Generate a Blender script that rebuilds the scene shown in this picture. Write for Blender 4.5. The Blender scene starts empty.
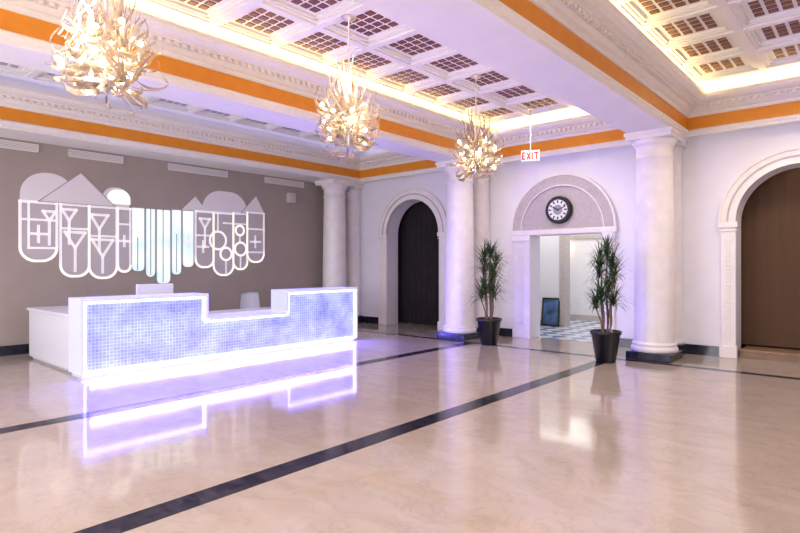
import bpy, bmesh, math, random
from mathutils import Vector, Matrix
random.seed(7)
S=bpy.context.scene
COL=S.collection
S.view_settings.view_transform='Standard'

# ---------------------------------------------------------------- materials
def new_mat(name):
    m=bpy.data.materials.new(name); m.use_nodes=True
    nt=m.node_tree; b=nt.nodes['Principled BSDF']
    return m,nt,b
def mat(name,col,rough=.5,metal=0,var=0.0,vscale=3,emis=None,es=0,bump=0,ior=None):
    m,nt,b=new_mat(name)
    b.inputs['Base Color'].default_value=(*col,1); b.inputs['Roughness'].default_value=rough
    b.inputs['Metallic'].default_value=metal
    if ior: b.inputs['IOR'].default_value=ior
    if emis: b.inputs['Emission Color'].default_value=(*emis,1); b.inputs['Emission Strength'].default_value=es
    if var or bump:
        tc=nt.nodes.new('ShaderNodeTexCoord'); n=nt.nodes.new('ShaderNodeTexNoise')
        n.inputs['Scale'].default_value=vscale; n.inputs['Detail'].default_value=6
        nt.links.new(tc.outputs['Object'],n.inputs['Vector'])
        if var:
            r=nt.nodes.new('ShaderNodeValToRGB')
            r.color_ramp.elements[0].position=.3; r.color_ramp.elements[1].position=.7
            r.color_ramp.elements[0].color=(*[max(0,c*(1-var)) for c in col],1)
            r.color_ramp.elements[1].color=(*[min(1,c*(1+var)) for c in col],1)
            nt.links.new(n.outputs['Fac'],r.inputs['Fac']); nt.links.new(r.outputs['Color'],b.inputs['Base Color'])
        if bump:
            bp=nt.nodes.new('ShaderNodeBump'); bp.inputs['Strength'].default_value=bump
            nt.links.new(n.outputs['Fac'],bp.inputs['Height']); nt.links.new(bp.outputs['Normal'],b.inputs['Normal'])
    return m
plaster=mat('plaster_white',(.86,.84,.87),.55,var=.02)
ceilw=mat('ceiling_white',(.90,.87,.81),.6,var=.02)
trimw=mat('moulding_cream',(.88,.83,.74),.45,var=.03,vscale=12)
colm=mat('column_stone',(.87,.82,.78),.35,var=.05,vscale=5)
stone=mat('door_surround_stone',(.52,.46,.43),.5,var=.08,vscale=14,bump=.1)
orange=mat('orange_band',(.78,.28,.012),.45,var=.05,vscale=6)
taupe=mat('taupe_wall',(.365,.31,.26),.6,var=.04,vscale=2)
brownpane=mat('coffer_red_brown',(.20,.068,.032),.5,var=.2,vscale=5)
greypane=mat('coffer_lilac_grey',(.45,.42,.50),.5,var=.1,vscale=5)
blackm=mat('black_marble',(.018,.020,.03),.12,var=.5,vscale=9)
darkcurt=mat('dark_curtain',(.014,.010,.012),.85,var=.3)
white=mat('white_lacquer',(.82,.82,.86),.25)
metalm=mat('brushed_metal',(.7,.66,.6),.3,1)
blackp=mat('black_plastic',(.015,.015,.017),.35)
ribbonm=mat('ribbon_shell',(.88,.74,.58),.18,.5,var=.15,vscale=8)
bulbm=mat('bulb_glow',(1,.9,.7),.3,emis=(1,.80,.50),es=24)
leafm=mat('dracaena_leaf',(.05,.10,.03),.35,var=.5,vscale=6)
stemm=mat('dracaena_stem',(.22,.15,.09),.8,var=.3,vscale=20,bump=.4)
soilm=mat('soil',(.05,.035,.025),.95,var=.3,vscale=30)
potm=mat('black_pot',(.007,.007,.009),.3)
mur_w=mat('mural_white',(.84,.80,.76),.5)
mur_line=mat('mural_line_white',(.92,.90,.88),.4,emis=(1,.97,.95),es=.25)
mur_g=mat('mural_grey',(.56,.515,.49),.5)
mur_gd=mat('mural_edge_grey',(.45,.40,.37),.5)
led=mat('led_strip',(.4,.4,1),.4,emis=(.13,.12,1.0),es=30)
cap_glow=mat('desk_cap_glow',(.55,.58,.85),.3,emis=(.38,.38,1.0),es=.7)  # no lamp: LED glow on the cap put into its emission and tint

def veined(name,base,vein,scale,rough,ior=1.5,p0=.36,p1=.62,sy=2.2,rot=.5,dist=.6):
    m,nt,b=new_mat(name); tc=nt.nodes.new('ShaderNodeTexCoord')
    mp=nt.nodes.new('ShaderNodeMapping'); mp.inputs['Scale'].default_value=(1,sy,1); mp.inputs['Rotation'].default_value=(0,0,rot)
    n=nt.nodes.new('ShaderNodeTexNoise'); n.inputs['Scale'].default_value=scale; n.inputs['Detail'].default_value=9; n.inputs['Distortion'].default_value=dist
    r=nt.nodes.new('ShaderNodeValToRGB'); r.color_ramp.elements[0].position=p0; r.color_ramp.elements[1].position=p1
    r.color_ramp.elements[0].color=(*vein,1); r.color_ramp.elements[1].color=(*base,1)
    nt.links.new(tc.outputs['Object'],mp.inputs['Vector']); nt.links.new(mp.outputs['Vector'],n.inputs['Vector'])
    nt.links.new(n.outputs['Fac'],r.inputs['Fac']); nt.links.new(r.outputs['Color'],b.inputs['Base Color'])
    b.inputs['Roughness'].default_value=rough; b.inputs['IOR'].default_value=ior
    return m,nt,b,r,tc
floorm,nt,b,r,tc=veined('floor_marble',(.50,.415,.34),(.43,.35,.285),1.8,.1,1.95,.3,.7,1.8,.4,1.2)
br=nt.nodes.new('ShaderNodeTexBrick'); br.offset=.5
br.inputs['Scale'].default_value=1; br.inputs['Brick Width'].default_value=1.2; br.inputs['Row Height'].default_value=.6
br.inputs['Mortar Size'].default_value=.002; br.inputs['Mortar Smooth'].default_value=.3
br.inputs['Color1'].default_value=(1,1,1,1); br.inputs['Color2'].default_value=(.965,.96,.955,1); br.inputs['Mortar'].default_value=(.93,.91,.89,1)
nt.links.new(tc.outputs['Object'],br.inputs['Vector'])
mx=nt.nodes.new('ShaderNodeMixRGB'); mx.blend_type='MULTIPLY'; mx.inputs['Fac'].default_value=1
nt.links.new(r.outputs['Color'],mx.inputs['Color1']); nt.links.new(br.outputs['Color'],mx.inputs['Color2'])
vn=nt.nodes.new('ShaderNodeTexNoise'); vn.inputs['Scale'].default_value=2.3; vn.inputs['Detail'].default_value=7; vn.inputs['Distortion'].default_value=2.0
nt.links.new(tc.outputs['Object'],vn.inputs['Vector'])
vr=nt.nodes.new('ShaderNodeValToRGB'); vr.color_ramp.elements[0].position=.47; vr.color_ramp.elements[0].color=(1,1,1,1); vr.color_ramp.elements[1].position=.53; vr.color_ramp.elements[1].color=(1,1,1,1)
ev=vr.color_ramp.elements.new(.50); ev.color=(.92,.90,.88,1)
nt.links.new(vn.outputs['Fac'],vr.inputs['Fac'])
mx2=nt.nodes.new('ShaderNodeMixRGB'); mx2.blend_type='MULTIPLY'; mx2.inputs['Fac'].default_value=1
nt.links.new(mx.outputs['Color'],mx2.inputs['Color1']); nt.links.new(vr.outputs['Color'],mx2.inputs['Color2'])
nt.links.new(mx2.outputs['Color'],b.inputs['Base Color'])
n2=nt.nodes.new('ShaderNodeTexNoise'); n2.inputs['Scale'].default_value=1.1; n2.inputs['Detail'].default_value=4
nt.links.new(tc.outputs['Object'],n2.inputs['Vector'])
mr=nt.nodes.new('ShaderNodeMapRange'); mr.inputs['To Min'].default_value=.04; mr.inputs['To Max'].default_value=.12
nt.links.new(n2.outputs['Fac'],mr.inputs['Value']); nt.links.new(mr.outputs['Result'],b.inputs['Roughness'])

stripm,_,_,_,_=veined('dark_marble_strip',(.008,.008,.018),(.045,.038,.05),5,.12,1.4)
mur_glow,nt,b=new_mat('mural_backlit'); tc=nt.nodes.new('ShaderNodeTexCoord'); n=nt.nodes.new('ShaderNodeTexNoise'); n.inputs['Scale'].default_value=2.2
r=nt.nodes.new('ShaderNodeValToRGB'); r.color_ramp.elements[0].position=.36; r.color_ramp.elements[1].position=.56
r.color_ramp.elements[0].color=(.60,.88,.92,1); r.color_ramp.elements[1].color=(1,1,.88,1)
nt.links.new(tc.outputs['Object'],n.inputs['Vector']); nt.links.new(n.outputs['Fac'],r.inputs['Fac'])
nt.links.new(r.outputs['Color'],b.inputs['Emission Color']); b.inputs['Emission Strength'].default_value=.8; b.inputs['Base Color'].default_value=(.4,.45,.45,1)
chk,nt,b=new_mat('checker_tile'); tc=nt.nodes.new('ShaderNodeTexCoord'); ck=nt.nodes.new('ShaderNodeTexChecker')
mp=nt.nodes.new('ShaderNodeMapping'); mp.inputs['Rotation'].default_value=(0,0,math.pi/4)
ck.inputs['Scale'].default_value=3.2; ck.inputs['Color1'].default_value=(.75,.78,.85,1); ck.inputs['Color2'].default_value=(.20,.28,.42,1)
nt.links.new(tc.outputs['Object'],mp.inputs['Vector']); nt.links.new(mp.outputs['Vector'],ck.inputs['Vector']); nt.links.new(ck.outputs['Color'],b.inputs['Base Color']); b.inputs['Roughness'].default_value=.2
curt,nt,b=new_mat('brown_drape'); tc=nt.nodes.new('ShaderNodeTexCoord'); wv=nt.nodes.new('ShaderNodeTexNoise')
mp=nt.nodes.new('ShaderNodeMapping'); mp.inputs['Scale'].default_value=(60,1,1.5)
wv.inputs['Scale'].default_value=1
r=nt.nodes.new('ShaderNodeValToRGB'); r.color_ramp.elements[0].color=(.080,.036,.012,1); r.color_ramp.elements[1].color=(.115,.057,.022,1)
nt.links.new(tc.outputs['Object'],mp.inputs['Vector']); nt.links.new(mp.outputs['Vector'],wv.inputs['Vector']); nt.links.new(wv.outputs['Fac'],r.inputs['Fac']); nt.links.new(r.outputs['Color'],b.inputs['Base Color']); b.inputs['Roughness'].default_value=.7
gb,nt,b=new_mat('glass_block_front'); tc=nt.nodes.new('ShaderNodeTexCoord'); sx=nt.nodes.new('ShaderNodeSeparateXYZ'); cx=nt.nodes.new('ShaderNodeCombineXYZ')
nt.links.new(tc.outputs['Object'],sx.inputs[0]); nt.links.new(sx.outputs['Y'],cx.inputs['X']); nt.links.new(sx.outputs['Z'],cx.inputs['Y'])
br=nt.nodes.new('ShaderNodeTexBrick'); br.offset=0; br.inputs['Scale'].default_value=1
br.inputs['Brick Width'].default_value=.048; br.inputs['Row Height'].default_value=.048; br.inputs['Mortar Size'].default_value=.007; br.inputs['Mortar Smooth'].default_value=1
br.inputs['Color1'].default_value=(.22,.27,.40,1); br.inputs['Color2'].default_value=(.29,.34,.46,1); br.inputs['Mortar'].default_value=(.44,.50,.88,1)
nt.links.new(cx.outputs[0],br.inputs['Vector'])
nz=nt.nodes.new('ShaderNodeTexNoise'); nz.inputs['Scale'].default_value=2.6; nz.inputs['Detail'].default_value=4; nt.links.new(cx.outputs[0],nz.inputs['Vector'])
mr=nt.nodes.new('ShaderNodeMapRange'); mr.inputs['From Min'].default_value=.35; mr.inputs['From Max'].default_value=.65; mr.inputs['To Min'].default_value=.35; mr.inputs['To Max'].default_value=1.2
nt.links.new(nz.outputs['Fac'],mr.inputs['Value']); nt.links.new(mr.outputs['Result'],b.inputs['Emission Strength'])
nt.links.new(br.outputs['Color'],b.inputs['Base Color']); nt.links.new(br.outputs['Color'],b.inputs['Emission Color']); b.inputs['Roughness'].default_value=.15

# ---------------------------------------------------------------- mesh helpers
def finish(bm,name,m,parent=None,smooth=False,bevel=0,recalc=True):
    if recalc: bmesh.ops.recalc_face_normals(bm,faces=bm.faces[:])
    me=bpy.data.meshes.new(name); bm.to_mesh(me); bm.free()
    for mm in (m if isinstance(m,(list,tuple)) else [m]): me.materials.append(mm)
    o=bpy.data.objects.new(name,me); COL.objects.link(o)
    if parent: o.parent=parent
    if smooth:
        for p in me.polygons: p.use_smooth=True
    if bevel:
        md=o.modifiers.new('bev','BEVEL'); md.width=bevel; md.segments=2; md.limit_method='ANGLE'
    return o
def empty(name,loc=(0,0,0)):
    e=bpy.data.objects.new(name,None); e.location=loc; COL.objects.link(e); return e
def bbox(bm,x0,x1,y0,y1,z0,z1,mi=0):
    v=[bm.verts.new(p) for p in [(x0,y0,z0),(x1,y0,z0),(x1,y1,z0),(x0,y1,z0),(x0,y0,z1),(x1,y0,z1),(x1,y1,z1),(x0,y1,z1)]]
    for f in [(0,3,2,1),(4,5,6,7),(0,1,5,4),(1,2,6,5),(2,3,7,6),(3,0,4,7)]:
        fc=bm.faces.new([v[i] for i in f]); fc.material_index=mi
def boxes(name,lst,m,parent=None,bevel=0):
    bm=bmesh.new()
    for b_ in lst: bbox(bm,*b_)
    return finish(bm,name,m,parent,bevel=bevel,recalc=False)
def lathe(bm,prof,seg=40,c=(0,0,0),mi=0,cap=True):
    rings=[]
    for r,z in prof:
        rings.append([bm.verts.new((c[0]+r*math.cos(2*math.pi*i/seg),c[1]+r*math.sin(2*math.pi*i/seg),c[2]+z)) for i in range(seg)])
    for a,b_ in zip(rings,rings[1:]):
        for i in range(seg):
            f=bm.faces.new([a[i],a[(i+1)%seg],b_[(i+1)%seg],b_[i]]); f.material_index=mi; f.smooth=True
    if cap:
        for rg in (rings[0],rings[-1]):
            f=bm.faces.new(rg); f.material_index=mi
def ring(name,rect,prof,m,parent=None,smooth=False):
    """sweep a moulding profile (inset,z) round a rectangular bay"""
    bm=bmesh.new(); x0,x1,y0,y1=rect; L=[]
    for d,z in prof:
        L.append([bm.verts.new(p) for p in [(x0+d,y0+d,z),(x1-d,y0+d,z),(x1-d,y1-d,z),(x0+d,y1-d,z)]])
    for a,b_ in zip(L,L[1:]):
        for i in range(4): bm.faces.new([a[i],a[(i+1)%4],b_[(i+1)%4],b_[i]])
    return finish(bm,name,m,parent)
def extr_xz(name,pts,y0,y1,m,parent=None,bevel=0):
    bm=bmesh.new()
    a=[bm.verts.new((x,y0,z)) for x,z in pts]; b_=[bm.verts.new((x,y1,z)) for x,z in pts]
    bm.faces.new(a); bm.faces.new(b_[::-1]); n=len(pts)
    for i in range(n): bm.faces.new([a[i],a[(i+1)%n],b_[(i+1)%n],b_[i]])
    return finish(bm,name,m,parent,bevel=bevel)
def extr_yz(bm,pts,x0,x1,mi=0):
    a=[bm.verts.new((x0,y,z)) for y,z in pts]; b_=[bm.verts.new((x1,y,z)) for y,z in pts]
    fs=[bm.faces.new(a),bm.faces.new(b_[::-1])]; n=len(pts)
    for i in range(n): fs.append(bm.faces.new([a[i],a[(i+1)%n],b_[(i+1)%n],b_[i]]))
    for f in fs: f.material_index=mi

# ---------------------------------------------------------------- room
XL,XR,YB,YF=-11.3,3.0,-3.0,10.6
H=4.75
boxes('floor',[(XL-.3,XR+.3,YB-.3,YF+.2,-.2,0)],floorm)
boxes('trim_floor_strip_1',[(-6.30,-6.10,YB,9.15,0,.003)],stripm)
boxes('trim_floor_strip_2',[(-3.53,-3.32,YB,9.15,0,.003)],stripm)
boxes('trim_floor_strip_3',[(-10.4,XR,9.15,9.30,0,.003)],stripm)
boxes('wall_left',[(XL-.3,XL,YB-.3,YF+.4,0,H)],taupe)
boxes('wall_right',[(XR,XR+.3,YB-.3,YF+.4,0,H)],plaster)
wb=[]; wins=[(-9.6,-7.4),(-5.8,-3.8),(-1.9,.1)]
xs=XL
for a,b_ in wins: wb.append((xs,a,YB-.3,YB,0,H)); wb.append((a,b_,YB-.3,YB,0,.5)); wb.append((a,b_,YB-.3,YB,3.3,H)); xs=b_
wb.append((xs,XR,YB-.3,YB,0,H)); boxes('wall_back',wb,plaster)
for i,(a,b_) in enumerate(wins):
    w=empty('window_%d'%(i+1))  # windows added behind the camera, openings for the fill light
    boxes('frame',[(a,a+.08,YB-.2,YB-.1,.5,3.3),(b_-.08,b_,YB-.2,YB-.1,.5,3.3),(a,b_,YB-.2,YB-.1,.5,.58),(a,b_,YB-.2,YB-.1,3.22,3.3),((a+b_)/2-.03,(a+b_)/2+.03,YB-.2,YB-.1,.5,3.3),(a,b_,YB-.2,YB-.1,2.2,2.26)],white,w)
def arch_pts(xa,xb,zs,n=28):
    c=(xa+xb)/2; r=(xb-xa)/2
    return [(c-r*math.cos(math.pi*i/n),zs+r*math.sin(math.pi*i/n)) for i in range(n+1)]
A1=(-9.72,-8.02,2.33); D=(-5.62,-4.05,2.17); A2=(-1.86,-.14,2.27)
pts=[(XL,0),(A1[0],0)]+arch_pts(*A1)+[(A1[1],0),(D[0],0),(D[0],D[2]),(D[1],D[2]),(D[1],0),(A2[0],0)]+arch_pts(*A2)+[(A2[1],0),(XR,0),(XR,H),(XL,H)]
extr_xz('wall_far',pts,YF,YF+.4,plaster)
def surround(name,xa,xb,zs,w):
    e=empty(name)
    outer=arch_pts(xa-w,xb+w,zs); inner=arch_pts(xa,xb,zs)
    extr_xz('arch_ring',outer+inner[::-1],YF-.05,YF,colm,e)
    o2=arch_pts(xa-w-.04,xb+w+.04,zs); i2=arch_pts(xa-w,xb+w,zs)
    extr_xz('ring_outer_bead',o2+i2[::-1],YF-.08,YF,colm,e)
    m1=arch_pts(xa-w*.62,xb+w*.62,zs); m2=arch_pts(xa-w*.5,xb+w*.5,zs); extr_xz('ring_mid_bead',m1+m2[::-1],YF-.065,YF,stone,e)
    o3=arch_pts(xa-.05,xb+.05,zs); extr_xz('ring_inner_bead',o3+inner[::-1],YF-.075,YF,colm,e)
    lst=[]; dent=[]
    for s,x in ((-1,xa),(1,xb)):
        x0,x1=(x-w,x) if s<0 else (x,x+w)
        lst+= [(x0,x1,YF-.05,YF,0,zs-.1),(x0-.03,x1+.03,YF-.08,YF,zs-.1,zs),(x0-.02,x1+.02,YF-.07,YF,zs-.16,zs-.13),(x0-.02,x1+.02,YF-.08,YF,0.,.2)]
        xc=(x0+x1)/2
        for k in range(int((zs-.5)/.07)):
            z=.28+k*.07; dent.append((xc-.035,xc+.035,YF-.062,YF-.05,z,z+.05))
    boxes('pilasters',lst,colm,e,bevel=.008); boxes('carved_panel',dent,trimw,e,bevel=.006)
    return e
surround('arch_surround',*A1,.24)
surround('arch_surround',*A2,.22)
e=empty('doorway_surround')
cx_=-4.93;R=1.08;zs=2.28
extr_xz('tympanum',arch_pts(cx_-R+.2,cx_+R-.2,zs),YF-.03,YF,stone,e)
extr_xz('arch_ring',arch_pts(cx_-R,cx_+R,zs)+arch_pts(cx_-R+.2,cx_+R-.2,zs)[::-1],YF-.07,YF,stone,e)
extr_xz('outer_bead',arch_pts(cx_-R-.04,cx_+R+.04,zs)+arch_pts(cx_-R,cx_+R,zs)[::-1],YF-.09,YF,colm,e)
extr_xz('inner_bead',arch_pts(cx_-R+.19,cx_+R-.19,zs)+arch_pts(cx_-R+.21,cx_+R-.21,zs)[::-1],YF-.085,YF,colm,e)
boxes('lintel',[(-6.04,-3.80,YF-.10,YF,2.17,2.28)],colm,e,bevel=.015)
pl=[];cv=[]
for x0,x1 in ((-6.0,-5.62),(-4.05,-3.85)):
    pl+=[(x0,x1,YF-.06,YF,0,2.17),(x0-.03,x1+.02,YF-.1,YF,2.05,2.17),(x0-.02,x1+.01,YF-.08,YF,0,.2)]
    xc=(x0+x1)/2
    for k in range(24): cv.append((xc-.045,xc+.045,YF-.072,YF-.06,.28+k*.07,.33+k*.07))
boxes('pilasters',pl,colm,e,bevel=.008); boxes('carved_panel',cv,trimw,e,bevel=.006)
boxes('baseboard_left',[(XL,XL+.03,YB,YF,0,.17)],blackm)
boxes('baseboard_far',[(XL,-9.98,YF-.04,YF,0,.17),(-7.76,-6.05,YF-.04,YF,0,.17),(-3.83,-2.1,YF-.04,YF,0,.17),(.1,XR,YF-.04,YF,0,.17)],blackm)
boxes('baseboard_right',[(XR-.03,XR,YB,YF,0,.17)],blackm)

# ceiling
boxes('ceiling',[(XL-.3,XR+.3,YB-.3,YF+.4,H,H+.15)],ceilw)
ZB=3.72
beams=[(XL,-10.5),(-7.1,-6.5),(-3.2,-2.55),(.7,1.3)]
for x0,x1 in beams:
    o=boxes('ceiling_beam',[(x0,x1,YB,YF,ZB,H)],ceilw)
boxes('trim_soffit_far',[(-10.5,XR,10.35,YF,3.80,H)],ceilw)
boxes('trim_soffit_back',[(-10.5,XR,YB,-2.65,3.80,H)],ceilw)
bays=[(-10.5,-7.1,-2.65,10.35),(-6.5,-3.2,-2.65,10.35),(-2.55,.7,-2.65,10.35)]
corn=[(0,4.05),(.04,4.05),(.06,4.07),(.06,4.10),(.10,4.11),(.14,4.15),(.16,4.19),(.22,4.19),(.22,4.21),(.30,4.22),(.35,4.25),(.37,4.28),(.37,4.33),(.32,4.33),(.30,4.27),(0,4.27)]
for k,rect in enumerate(bays):
    ring('trim_lower_bead_%d'%(k+1),rect,[(0,3.73),(.03,3.75),(.03,3.78),(.045,3.80),(.045,3.83),(.02,3.85),(0,3.85)],trimw)
    ring('trim_orange_band_%d'%(k+1),rect,[(.0,3.85),(.015,3.85),(.015,4.05),(.0,4.05)],orange)
    ring('trim_cornice_%d'%(k+1),rect,corn,trimw)
    bm=bmesh.new(); x0,x1,y0,y1=rect
    y=y0+.3
    while y<y1-.3:
        bbox(bm,x0+.16,x0+.205,y,y+.05,4.145,4.19); bbox(bm,x1-.205,x1-.16,y,y+.05,4.145,4.19); y+=.1
    x=x0+.3
    while x<x1-.3:
        bbox(bm,x,x+.05,y1-.205,y1-.16,4.145,4.19); x+=.1
    finish(bm,'trim_dentils_%d'%(k+1),trimw,recalc=False)
    xc=(x0+x1)/2; cols=[xc-.93,xc,xc+.93]; rows=[9.45-.9*i for i in range(13)]
    bm=bmesh.new(); zp=4.52; zt=4.57
    xa,xb=cols[0]-.465,cols[2]+.465; ya,yb=rows[-1]-.45,rows[0]+.45
    bbox(bm,x0,x1,y0,y1,zt,4.66)
    bbox(bm,x0,xa,y0,y1,zp,zt); bbox(bm,xb,x1,y0,y1,zp,zt); bbox(bm,xa,xb,yb,y1,zp,zt); bbox(bm,xa,xb,y0,ya,zp,zt)
    for i in range(4):
        xr=xa+.93*i; bbox(bm,xr-.095,xr+.095,ya,yb,zp,zt); bbox(bm,xr-.05,xr+.05,ya,yb,zp-.025,zp)
    for j in range(14):
        yr=ya+.9*j; bbox(bm,xa,xb,yr-.095,yr+.095,zp+.001,zt); bbox(bm,xa,xb,yr-.05,yr+.05,zp-.024,zp)
    for cx0 in cols:
        for cy in rows:
            a=.375;b2=.36;t=.035
            bbox(bm,cx0-a,cx0-a+t,cy-b2,cy+b2,zp+.015,zt);bbox(bm,cx0+a-t,cx0+a,cy-b2,cy+b2,zp+.015,zt)
            bbox(bm,cx0-a,cx0+a,cy-b2,cy-b2+t,zp+.015,zt);bbox(bm,cx0-a,cx0+a,cy+b2-t,cy+b2,zp+.015,zt)
            for i in range(4):
                for j in range(4):
                    px=cx0-.285+.57*(i+.5)/4; py=cy-.27+.54*(j+.5)/4
                    bbox(bm,px-.050,px+.050,py-.046,py+.046,zt-.012,zt+.001,1)
    finish(bm,'ceiling_coffers_%d'%(k+1),[ceilw,brownpane if k else greypane],recalc=False)

# ---------------------------------------------------------------- columns
def column(x,y):
    e=empty('column',(x,y,0))
    bm=bmesh.new(); s=.35
    bbox(bm,-s,s,-s,s,0,.13); 
    finish(bm,'plinth',blackm,e,bevel=.012)
    bm=bmesh.new()
    pr=[(.345,.13),(.355,.15),(.36,.18),(.35,.21),(.335,.22),(.335,.235),(.345,.25),(.335,.275),(.315,.28)]
    for i in range(13):
        t=i/12; pr.append((.312-.035*t**1.6,.30+2.98*t))
    pr+=[(.29,3.29),(.30,3.305),(.29,3.32),(.277,3.33),(.277,3.47),(.285,3.48),(.285,3.50),(.30,3.505),(.32,3.54),(.34,3.57),(.345,3.60)]
    lathe(bm,pr,48); finish(bm,'shaft',colm,e)
    boxes('abacus',[(-.35,.35,-.35,.35,3.60,3.69),(-.37,.37,-.37,.37,3.66,3.72)],colm,e,bevel=.006)
    return e
for x in (-10.75,-6.8,-2.88,1.0): column(x,9.68)
for x in (-10.9,-6.8,-2.88,1.0):
    e=empty('engaged_column',(x,10.45,0))
    bm=bmesh.new(); bbox(bm,-.27,.27,-.2,.15,0,.17); finish(bm,'plinth',blackm,e)
    bm=bmesh.new(); lathe(bm,[(.26,.17),(.27,.22),(.24,.26),(.235,.3),(.215,3.28),(.23,3.3),(.215,3.33),(.215,3.47),(.26,3.6)],32,(0,0,0)); finish(bm,'shaft',colm,e)
    boxes('abacus',[(-.28,.28,-.2,.15,3.6,3.8)],colm,e)

# ---------------------------------------------------------------- behind the openings
boxes('wall_niche_left',[(-10.2,-10.0,11.0,11.9,0,3.4),(-7.9,-7.7,11.0,11.9,0,3.4),(-10.2,-7.7,11.9,12.0,0,3.4),(-10.2,-7.7,11.0,12.0,3.4,3.5)],darkcurt)
boxes('floor_niche_left',[(-10.2,-7.7,10.8,12.0,-.2,-.001)],floorm)
def drape(name,x0,x1,y,z1,m,amp=.04,fold=.12,z0=.0):
    bm=bmesh.new(); n=int((x1-x0)/.02); lo=[];hi=[]
    for i in range(n+1):
        x=x0+(x1-x0)*i/n; yy=y+amp*math.sin(2*math.pi*x/fold)
        lo.append(bm.verts.new((x,yy,z0))); hi.append(bm.verts.new((x,yy,z1)))
    for i in range(n):
        f=bm.faces.new([lo[i],lo[i+1],hi[i+1],hi[i]]); f.smooth=True
    o=finish(bm,name,m); return o
drape('dark_curtain',-9.98,-7.92,11.25,3.395,darkcurt,.012,.16,.01)
boxes('wall_niche_right',[(-2.3,-2.1,11.0,11.9,0,3.5),(.1,.3,11.0,11.9,0,3.5),(-2.3,.3,11.9,12.0,0,3.5),(-2.3,.3,11.0,12.0,3.5,3.6)],darkcurt)
boxes('floor_niche_right',[(-2.3,.3,10.8,12.0,-.2,-.001)],floorm)
drape('brown_curtain',-2.08,.08,11.3,3.49,curt,.003,.2,.16)
boxes('threshold_step',[(-1.84,-.16,10.72,11.45,0,.13),(-1.84,-.16,10.69,10.80,.10,.145)],mat('step_wood',(.30,.19,.11),.4,var=.2,vscale=6),bevel=.008)
# hallway
boxes('floor_hallway',[(-7.6,-2.4,10.8,15.1,-.2,-.001)],chk)
boxes('wall_hallway',[(-7.6,-2.4,15.1,15.3,0,2.9),(-2.6,-2.4,12.05,15.1,0,2.9),(-7.6,-7.4,11.0,15.1,0,2.9),(-7.4,-6.05,13.1,13.35,0,2.9),(-2.6,-2.4,11,12.05,0,2.9)],plaster)
boxes('ceiling_hallway',[(-7.6,-2.4,11.0,15.3,2.75,2.9)],ceilw)
boxes('trim_hallway',[(-7.4,-2.6,15.04,15.1,2.28,2.38),(-7.4,-2.6,15.06,15.1,0,.14),(-6.14,-6.01,13.05,13.4,0,2.75),(-7.4,-6.05,13.07,13.1,0,.14)],stone)
f=empty('leaning_picture_frame',(-6.36,13.0,0)); f.rotation_euler=(math.radians(-7),0,0)
boxes('frame_border',[(-.24,-.20,-.03,0,0.01,.72),(.20,.24,-.03,0,0.01,.72),(-.24,.24,-.03,0,0.01,.05),(-.24,.24,-.03,0,.68,.72)],blackp,f)
boxes('print',[(-.20,.20,-.015,-.005,.05,.68)],mat('print_art',(.06,.12,.26),.3,var=.9,vscale=4),f)
f=empty('wall_sconce',(-6.9,15.0,2.0))
bm=bmesh.new(); lathe(bm,[(.02,-.12),(.07,-.1),(.10,0),(.12,.12)],20); finish(bm,'shade',mat('sconce_shade',(1,.9,.7),.4,emis=(1,.75,.4),es=4),f)
boxes('bracket',[(-.03,.03,-.02,.06,-.05,.05)],metalm,f)

# ---------------------------------------------------------------- clock
c=empty('wall_clock',(-4.96,YF-.05,2.66))
def disc(name,r0,r1,y0,y1,m,parent,seg=48):
    bm=bmesh.new(); lathe(bm,[(r0,y0),(r1,y1)],seg); bmesh.ops.rotate(bm,verts=bm.verts,cent=(0,0,0),matrix=Matrix.Rotation(math.pi/2,3,'X')); return finish(bm,name,m,parent)
disc('body',.28,.28,-.02,.05,blackp,c); disc('rim',.275,.255,.05,.075,blackp,c)
disc('dial',.205,.205,.05,.079,mat('dial_white',(.85,.84,.8),.5),c); disc('inner_disc',.10,.10,.07,.0805,mat('dial_inner',(.35,.35,.36),.5),c)
bm=bmesh.new()
for i in range(12):
    a=i*math.pi/6; M=Matrix.Rotation(a,4,'Y'); k=len(bm.verts)
    bbox(bm,-.013,.013,-.084,-.078,.14,.195); bm.verts.ensure_lookup_table(); bmesh.ops.transform(bm,matrix=M,verts=bm.verts[k:])
for a,l,w in ((math.radians(300),.12,.012),(math.radians(70),.175,.008)):
    k=len(bm.verts); bbox(bm,-w,w,-.092,-.086,-.03,l); bm.verts.ensure_lookup_table(); bmesh.ops.transform(bm,matrix=Matrix.Rotation(a,4,'Y'),verts=bm.verts[k:])
finish(bm,'numerals_and_hands',blackp,c)

# exit sign
c=empty('exit_sign',(-5.02,9.45,3.60))
boxes('housing',[(-.17,.17,-.03,.03,-.10,.10)],white,c,bevel=.008)
boxes('hanging_rod',[(-.008,.008,-.008,.008,.10,.97),(-.05,.05,-.05,.05,.88,.92)],metalm,c)
bm=bmesh.new(); y0,y1=-.042,-.03; h=.068; s=.028
def stroke(p,q):
    d=Vector((q[0]-p[0],q[1]-p[1])).normalized(); n=Vector((-d.y,d.x))*s/2
    P=[(p[0]+n.x,p[1]+n.y),(q[0]+n.x,q[1]+n.y),(q[0]-n.x,q[1]-n.y),(p[0]-n.x,p[1]-n.y)]
    a=[bm.verts.new((x,y0,z)) for x,z in P]; b_=[bm.verts.new((x,y1,z)) for x,z in P]
    bm.faces.new(a); bm.faces.new(b_[::-1])
    for i in range(4): bm.faces.new([a[i],a[(i+1)%4],b_[(i+1)%4],b_[i]])
for p,q in (((-.145,-h),(-.145,h)),((-.145,h-.01),(-.09,h-.01)),((-.145,0),(-.10,0)),((-.145,-h+.01),(-.09,-h+.01)),((-.065,-h),(.0,h)),((-.065,h),(.0,-h)),((.035,-h),(.035,h)),((.11,-h),(.11,h)),((.068,h-.01),(.155,h-.01))): stroke(p,q)
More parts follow.
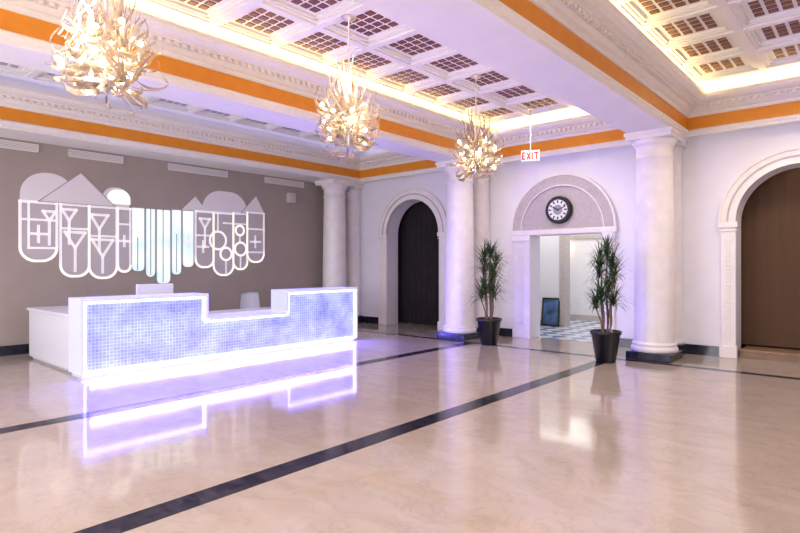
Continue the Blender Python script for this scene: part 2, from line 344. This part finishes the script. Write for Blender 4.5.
finish(bm,'exit_letters',mat('exit_red',(.75,.03,.02),.4,emis=(1,.03,.015),es=.5),c)
c.rotation_euler=(0,0,math.radians(22))

# ---------------------------------------------------------------- mural
mu=empty('wall_mural')
def rpanel(y0,y1,z0,z1,rb=0,rt=0,n=10):
    P=[]
    def arc(cy,cz,r,a0,a1):
        if r<=0: P.append((cy,cz)); return
        for i in range(n+1):
            a=math.radians(a0+(a1-a0)*i/n); P.append((cy+r*math.cos(a),cz+r*math.sin(a)))
    arc(y0+rb,z0+rb,rb,180,270); arc(y1-rb,z0+rb,rb,270,360); arc(y1-rt,z1-rt,rt,0,90); arc(y0+rt,z1-rt,rt,90,180)
    return P
F0,F1=XL+.012,XL+.018
def seg(bm,p,q,w,x0=F0,x1=F1):
    d=Vector((q[0]-p[0],q[1]-p[1])); 
    if d.length<1e-6: return
    d.normalize(); n=Vector((-d.y,d.x))*w/2; e_=d*w/2
    extr_yz(bm,[(p[0]-e_.x+n.x,p[1]-e_.y+n.y),(q[0]+e_.x+n.x,q[1]+e_.y+n.y),(q[0]+e_.x-n.x,q[1]+e_.y-n.y),(p[0]-e_.x-n.x,p[1]-e_.y-n.y)],x0,x1)
def outline(bm,P,w):
    n=len(P)
    for i in range(n): seg(bm,P[i],P[(i+1)%n],w)
bm=bmesh.new()
extr_yz(bm,rpanel(2.87,3.75,2.66,3.20,0,.42),XL,XL+.010)
extr_yz(bm,[(3.15,2.68),(4.45,2.68),(3.84,3.27)],XL,XL+.014)
extr_yz(bm,rpanel(4.22,4.72,2.66,3.06,0,.22),XL,XL+.008)
extr_yz(bm,[(5.80,2.72),(6.40,2.72),(6.12,3.04)],XL,XL+.013)
extr_yz(bm,rpanel(6.28,7.42,2.70,3.22,0,.45),XL,XL+.009)
extr_yz(bm,[(7.25,2.76),(7.92,2.76),(7.66,3.20)],XL,XL+.014)
finish(bm,'hills',mur_w,mu)
bm=bmesh.new()
for P in ([(3.15,2.68),(4.45,2.68),(3.84,3.27)],[(7.25,2.76),(7.92,2.76),(7.66,3.20)]): outline(bm,P,.018)
finish(bm,'hill_edges',mur_gd,mu)
low=[(2.87,3.44,1.62,2.66,.24),(3.50,3.98,1.34,2.66,.2),(3.98,4.48,1.30,2.66,.22),(4.50,4.74,1.42,2.66,.11),(6.12,6.55,1.50,2.72,.18),(6.55,7.05,1.32,2.72,.22),(7.05,7.42,1.45,2.74,.17),(7.42,7.88,1.62,2.78,.20)]
bm=bmesh.new()
for y0,y1,z0,z1,rb in low: extr_yz(bm,rpanel(y0,y1,z0,z1,rb),XL,XL+.011)
finish(bm,'lower_panels',mur_g,mu)
bm=bmesh.new()
gl=[(4.76,5.02,1.42,2.70),(5.04,5.24,1.30,2.70),(5.26,5.56,1.16,2.70),(5.58,5.80,1.34,2.72),(5.82,6.08,1.50,2.72)]
for y0,y1,z0,z1 in gl: extr_yz(bm,rpanel(y0,y1,z0,z1,.09),XL,XL+.011)
extr_yz(bm,rpanel(4.30,4.74,2.74,3.02,0,.18),XL+.005,XL+.012)
finish(bm,'backlit_panels',mur_glow,mu)
bm=bmesh.new()
for y0,y1,z0,z1 in gl: outline(bm,rpanel(y0,y1,z0,z1,.09,n=4),.018)
for p,q in (((5.4,2.7),(5.4,1.2)),((5.14,2.7),(5.14,1.35)),((4.88,2.1),(4.88,1.45)),((5.69,2.2),(5.69,1.4))): seg(bm,p,q,.018)
finish(bm,'panel_mullions',mat('mullion_grey',(.40,.45,.45),.5),mu)
bm=bmesh.new(); W=.045
for y0,y1,z0,z1,rb in low: outline(bm,rpanel(y0,y1,z0,z1,rb,n=7),W)
def tri(cy,cz,s,l=.42):
    outline(bm,[(cy-s,cz+s*.9),(cy+s,cz+s*.9),(cy,cz-s*.8)],W); seg(bm,(cy,cz-s*.8),(cy,cz-s*.8-l),W)
for t in ((3.64,2.46,.12),(3.74,2.0,.17),(4.16,2.36,.16),(4.22,1.86,.19,.3),(3.32,2.42,.10),(6.34,2.46,.12)): tri(*t)
def cross(cy,cz,s):
    seg(bm,(cy-s,cz),(cy+s,cz),W); seg(bm,(cy,cz-s),(cy,cz+s),W)
for t in ((3.15,2.10,.14),(4.62,2.02,.10),(5.95,2.05,.10),(6.30,1.95,.12),(7.64,2.1,.13)): cross(*t)
def circ(cy,cz,r,n=20):
    outline(bm,[(cy+r*math.cos(2*math.pi*i/n),cz+r*math.sin(2*math.pi*i/n)) for i in range(n)],W)
for t in ((6.66,2.10,.20),(6.86,1.80,.14),(7.22,2.35,.11),(7.24,1.92,.15)): circ(*t)
for p,q in (((2.87,2.35),(3.44,2.35)),((3.0,2.66),(3.0,1.85)),((3.0,1.85),(3.44,1.85)),((3.50,2.22),(3.98,2.22)),((3.98,2.1),(4.48,2.1)),((6.66,2.72),(6.66,2.30)),((6.86,1.66),(6.86,1.35)),((7.22,2.24),(7.22,2.07)),((7.24,1.77),(7.24,1.5)),((6.8,2.5),(7.42,2.5)),((6.12,2.2),(6.45,2.2)),((4.5,2.35),(4.74,2.35)),((7.42,2.4),(7.88,2.4)),((7.42,1.85),(7.88,1.85))):
    seg(bm,p,q,W*.8)
finish(bm,'line_art',mur_line,mu)

for y0,y1 in ((1.9,3.15),(3.62,4.6),(5.5,6.9),(7.9,9.1)):
    v=empty('air_vent'); bm=bmesh.new()
    bbox(bm,XL,XL+.03,y0,y1,3.54,3.555);bbox(bm,XL,XL+.03,y0,y1,3.665,3.68);bbox(bm,XL,XL+.03,y0,y0+.015,3.54,3.68);bbox(bm,XL,XL+.03,y1-.015,y1,3.54,3.68)
    for i in range(4): bbox(bm,XL,XL+.025,y0,y1,3.562+i*.026,3.578+i*.026)
    finish(bm,'louvres',mur_w,v,recalc=False)
s=empty('wall_speaker'); boxes('cabinet',[(XL,XL+.15,8.55,8.75,3.10,3.36)],mur_g,s,bevel=.02); boxes('grille',[(XL+.15,XL+.155,8.57,8.73,3.12,3.34)],mur_g,s)

# ---------------------------------------------------------------- reception desk
dk=empty('reception_desk')
X0,X1=-8.65,-8.2; Y0,Y1,Y2,Y3=2.78,4.66,6.20,8.0; HT,HL=1.09,.70
bm=bmesh.new(); extr_yz(bm,[(Y0+.04,.06),(Y3-.04,.06),(Y3-.04,HT-.06),(Y2+.04,HT-.06),(Y2+.04,HL-.06),(Y1-.04,HL-.06),(Y1-.04,HT-.06),(Y0+.04,HT-.06)],X0+.05,X1-.02)
finish(bm,'glass_block_body',gb,dk)
T=.045
boxes('stepped_cap',[(X0,X1+.02,Y0,Y1,HT-T,HT),(X0,X1+.02,Y2,Y3,HT-T,HT),(X0,X1+.02,Y1-.0,Y2,HL-T,HL),(X0,X1+.02,Y1-T,Y1,HL,HT-T),(X0,X1+.02,Y2,Y2+T,HL,HT-T),(X0,X1+.02,Y3-.04,Y3,0.05,HT-T),(X0,X1+.02,Y0,Y0+.04,.05,HT-T)],cap_glow,dk)
t=.03
L=[(X1-.02,X1+.005,Y0+.05,Y1-T,HT-T-t,HT-T),(X1-.02,X1+.005,Y2+T,Y3-.05,HT-T-t,HT-T),(X1-.02,X1+.005,Y1-T,Y2+T,HL-T-t,HL-T),(X1-.02,X1+.005,Y1-T-t,Y1-T,HL-T,HT-T),(X1-.02,X1+.005,Y2+T,Y2+T+t,HL-T,HT-T),
   (X1-.02,X1+.01,Y0+.02,Y3-.02,.045,.085),(X1-.02,X1+.005,Y3-.04-t,Y3-.04,.07,HT-T),(X1-.02,X1+.005,Y0+.04,Y0+.04+t,.07,HT-T)]
boxes('led_strips',L,led,dk)
boxes('toe_kick',[(X0+.05,X1-.05,Y0+.03,Y3-.03,0,.05)],white,dk)
boxes('work_surface',[(-9.15,X0,Y0+.1,Y3-.05,.68,.72),(-9.12,-9.08,Y0+.1,Y0+.14,0,.68),(-9.12,-9.08,Y3-.1,Y3-.06,0,.68)],white,dk)
boxes('side_return',[(-10.7,-8.66,2.85,3.40,0.04,.80),(-10.73,-8.64,2.82,3.43,.80,.84),(-10.65,-8.7,2.89,3.35,0,.04)],white,dk,bevel=.006)
m_=empty('computer_monitor',(-8.95,4.15,.721))
boxes('screen',[(-.03,.02,-.30,.30,.14,.52)],white,m_,bevel=.01); boxes('display',[(-.035,-.03,-.28,.28,.16,.50)],blackp,m_)
boxes('stand',[(-.02,.03,-.04,.04,.02,.2),(-.1,.1,-.13,.13,0,.02)],metalm,m_)
def chair(x,y,rot):
    c=empty('office_chair',(x,y,0)); c.rotation_euler=(0,0,rot)
    bm=bmesh.new(); n=14; rows=[]
    for j in range(9):
        z=.50+.50*j/8; wv=.24-.04*(j/8)**2
        rows.append([bm.verts.new((wv*math.sin(a:=(-1.0+2.0*i/n)),.22+.03*j/8-.22*(1-math.cos(a)),z)) for i in range(n+1)])
    for a,b_ in zip(rows,rows[1:]):
        for i in range(n): bm.faces.new([a[i],a[i+1],b_[i+1],b_[i]])
    bmesh.ops.solidify(bm,geom=bm.faces[:],thickness=.025); finish(bm,'backrest',white,c,smooth=True)
    boxes('seat',[(-.24,.24,-.22,.2,.44,.51)],white,c,bevel=.03)
    bm=bmesh.new(); lathe(bm,[(.03,.1),(.03,.44)],16); 
    for i in range(5):
        k=len(bm.verts); bbox(bm,0,.28,-.02,.02,.07,.10); bbox(bm,.25,.30,-.02,.02,0,.07); bm.verts.ensure_lookup_table(); bmesh.ops.transform(bm,matrix=Matrix.Rotation(i*2*math.pi/5,4,'Z'),verts=bm.verts[k:])
    finish(bm,'swivel_base',metalm,c)
chair(-9.55,6.35,math.radians(60)); chair(-9.6,4.0,math.radians(80))

# ---------------------------------------------------------------- chandeliers
def ribbon(bm,phi,z0,R,up,w,curl,tw):
    n=14; prev=None
    for i in range(n+1):
        t=i/n
        r=.03+R*math.sin(t*math.pi*.60)*(1+.12*math.sin(t*7+phi))
        z=z0+up*t**1.3-.10*math.sin(t*math.pi)
        ph=phi+curl*.8*t*t+.3*math.sin(t*5+phi*3)*t
        p=Vector((r*math.cos(ph),r*math.sin(ph),z))
        ww=w*max(.04,math.sin(math.pi*(t*.9+.08)))**.8
        a=tw*t+phi*2
        side=Vector((-math.sin(ph)*math.cos(a),math.cos(ph)*math.cos(a),math.sin(a)))
        q=[bm.verts.new(p-side*ww/2),bm.verts.new(p+side*ww/2)]
        if prev:
            f=bm.faces.new([prev[0],prev[1],q[1],q[0]]); f.smooth=True
        prev=q
rng=random.Random(3)
bm=bmesh.new()
for k in range(125):
    z0=rng.uniform(-.30,.16); phi=rng.uniform(0,2*math.pi)
    ribbon(bm,phi,z0,rng.uniform(.22,.43)*(1-.4*abs(z0+.05)/.4),rng.choice([rng.uniform(.18,.42),rng.uniform(-.18,.10),rng.uniform(.05,.28)]),rng.uniform(.025,.055),rng.uniform(-1,1),rng.uniform(-2.5,2.5))
for k in range(46):
    ribbon(bm,rng.uniform(0,2*math.pi),rng.uniform(0,.24),rng.uniform(.08,.24),rng.uniform(.28,.54),rng.uniform(.025,.045),rng.uniform(-1,1),rng.uniform(-2.5,2.5))
bmesh.ops.solidify(bm,geom=bm.faces[:],thickness=.002)
rib=finish(bm,'ribbons',ribbonm); rib_me=rib.data; bpy.data.objects.remove(rib)
bm=bmesh.new(); bp=[]
for k in range(22):
    a=k*2.4; r=.12+.22*((k*7)%5)/4; z=-.25+.45*k/21; bp.append((r*math.cos(a),r*math.sin(a),z))
    bmesh.ops.create_icosphere(bm,subdivisions=2,radius=.024,matrix=Matrix.Translation(bp[-1]))
bl=finish(bm,'bulbs',bulbm,smooth=True); bl_me=bl.data; bpy.data.objects.remove(bl)
bm=bmesh.new(); lathe(bm,[(.012,-.35),(.03,-.3),(.03,.2),(.010,.25),(.008,1.16),(.02,1.17),(.08,1.18),(.09,1.20)],20)
for p in bp:
    v=Vector((p[0],p[1],0)); k=len(bm.verts); bbox(bm,0,v.length,-.004,.004,-.004,.004); bm.verts.ensure_lookup_table()
    bmesh.ops.transform(bm,matrix=Matrix.Translation((0,0,p[2]-.03))@Matrix.Rotation(math.atan2(p[1],p[0]),4,'Z'),verts=bm.verts[k:])
st=finish(bm,'stem_and_canopy',metalm); st_me=st.data; bpy.data.objects.remove(st)
for i,y in enumerate((1.82,4.55,7.27,-.9)):
    c=empty('chandelier',(-4.80,y,3.295)); c.rotation_euler=(0,0,i*1.3)
    for nm,me in (('ribbons',rib_me),('bulbs',bl_me),('stem_and_canopy',st_me)):
        o=bpy.data.objects.new(nm,me); COL.objects.link(o); o.parent=c
    ld=bpy.data.lights.new('chandelier_glow','POINT'); ld.energy=60; ld.color=(1,.84,.62); ld.shadow_soft_size=.15
    lo=bpy.data.objects.new('chandelier_glow',ld); COL.objects.link(lo); lo.parent=c; lo.location=(0,0,-.02)

# ---------------------------------------------------------------- plants
def plant(x,y,seed,sc=1):
    rg=random.Random(seed); c=empty('potted_dracaena',(x,y,0)); c.scale=(sc,sc,sc)
    bm=bmesh.new(); lathe(bm,[(.15,0),(.16,.01),(.235,.47),(.255,.48),(.26,.53),(.24,.53),(.235,.47)],32,cap=True); finish(bm,'pot',potm,c)
    bm=bmesh.new(); lathe(bm,[(.23,.48),(.12,.50),(.01,.51)],24); finish(bm,'soil',soilm,c)
    sm=bmesh.new(); lf=bmesh.new()
    heads=[(.02,.02,1.86),(-.14,.05,1.54),(.15,-.05,1.46),(-.02,-.12,1.14),(.08,.10,1.68),(-.13,-.08,1.02),(.12,.02,1.06),(0,.12,1.28),(-.08,-.04,1.74)]
    for hx,hy,hz in heads:
        n=8; prev=None; bx,by=hx*.4,hy*.4
        for i in range(n+1):
            t=i/n; cx0=bx+(hx-bx)*t+.02*math.sin(t*6+hx*50); cy=by+(hy-by)*t; z=.48+(hz-.48)*t
            rr=.016-.004*t
            rg_=[sm.verts.new((cx0+rr*math.cos(a*math.pi/4),cy+rr*math.sin(a*math.pi/4),z)) for a in range(8)]
            if prev:
                for a in range(8): sm.faces.new([prev[a],prev[(a+1)%8],rg_[(a+1)%8],rg_[a]])
            prev=rg_
        for k in range(66):
            ph=rg.uniform(0,2*math.pi); el=rg.uniform(-.2,1.35); Ln=rg.uniform(.30,.43); w=rg.uniform(.020,.036)
            p=Vector((hx,hy,hz+rg.uniform(-.14,.05))); pv=None; m=7
            for i in range(m+1):
                t=i/m; e_=el-.7*t*t*(1.2-.5*el)
                if i: p=p+Vector((math.cos(ph)*math.cos(e_),math.sin(ph)*math.cos(e_),math.sin(e_)))*(Ln/m)
                ww=w*(1-t)**.7*(.6+1.2*min(t*4,.4)); sd=Vector((-math.sin(ph),math.cos(ph),0))*ww/2
                q=[lf.verts.new(p-sd),lf.verts.new(p+sd)]
                if pv:
                    f=lf.faces.new([pv[0],pv[1],q[1],q[0]]); f.smooth=True
                pv=q
    finish(sm,'canes',stemm,c,smooth=True); finish(lf,'leaves',leafm,c,recalc=False)
plant(-5.80,9.24,1,.97); plant(-3.36,8.82,5,.94)

# ---------------------------------------------------------------- lights
def area(name,loc,rot,sx_,sy_,e,col):
    l=bpy.data.lights.new(name,'AREA'); l.shape='RECTANGLE'; l.size=sx_; l.size_y=sy_; l.energy=e; l.color=col
    o=bpy.data.objects.new(name,l); COL.objects.link(o); o.location=loc; o.rotation_euler=rot; return o
UP=(math.pi,0,0)
warm=(1,.74,.33)
for k,rect in enumerate(bays):
    x0,x1,y0,y1=rect; cyl=(y0+y1)/2; ln=y1-y0-.4
    col=warm if k else (.52,.50,1.0); pw=(9,54,54)[k]
    for x in (x0+.2,x1-.2): area('cove_light',(x,cyl,4.36),UP,.08,ln,pw,col)
    for y in (y0+.2,y1-.2): area('cove_light',((x0+x1)/2,y,4.36),UP,x1-x0-.5,.08,pw*.25,col)
for k,rect in enumerate(bays):
    xc=(rect[0]+rect[1])/2
    for y in ((6.6 if k==0 else 9.0),4.6,1.35,-.45):
        l=bpy.data.lights.new('downlight','SPOT'); l.energy=(62,130,190)[k]; l.spot_size=math.radians(160); l.spot_blend=.9; l.shadow_soft_size=.3; l.color=((.60,.60,1),(1,.95,.98),(1,.90,.77))[k]  # unseen spots added under the coffers to raise the ambient light
        o=bpy.data.objects.new('downlight',l); COL.objects.link(o); o.location=(xc,y,4.15)
for a,b_ in wins: area('window_daylight',((a+b_)/2,YB-.25,1.9),(math.pi/2,0,0),b_-a,2.8,185,(.92,.90,1))  # fill light added behind the camera to brighten the far walls
# blue LED wash thrown outwards from the desk front
area('desk_led_wash',(X1+.04,(Y0+Y3)/2,.12),(0,math.radians(-75),0),.04,5.0,130,(.14,.10,1.0))
area('desk_led_wash',(X1+.04,(Y0+Y3)/2,.60),(0,math.radians(-62),0),.04,5.0,150,(.14,.10,1.0))
area('hall_light',(-5.6,13.2,2.72),(0,0,0),3.0,3.2,62,(1,.97,.93))
l=bpy.data.lights.new('niche_spot','POINT'); l.energy=5; l.color=(1,.75,.45); l.shadow_soft_size=.1
o=bpy.data.objects.new('niche_spot',l); COL.objects.link(o); o.location=(-.7,11.12,3.2)

w=bpy.data.worlds.new('world'); S.world=w; w.use_nodes=True
w.node_tree.nodes['Background'].inputs[0].default_value=(.75,.85,1,1); w.node_tree.nodes['Background'].inputs[1].default_value=1.0
cd=bpy.data.cameras.new('camera'); cd.sensor_width=36; cd.lens=24.9; cd.shift_y=-.002; cd.clip_start=.05
co=bpy.data.objects.new('camera',cd); COL.objects.link(co); co.location=(0,0,1.55); co.rotation_euler=(math.pi/2,0,math.radians(41.25)); S.camera=co
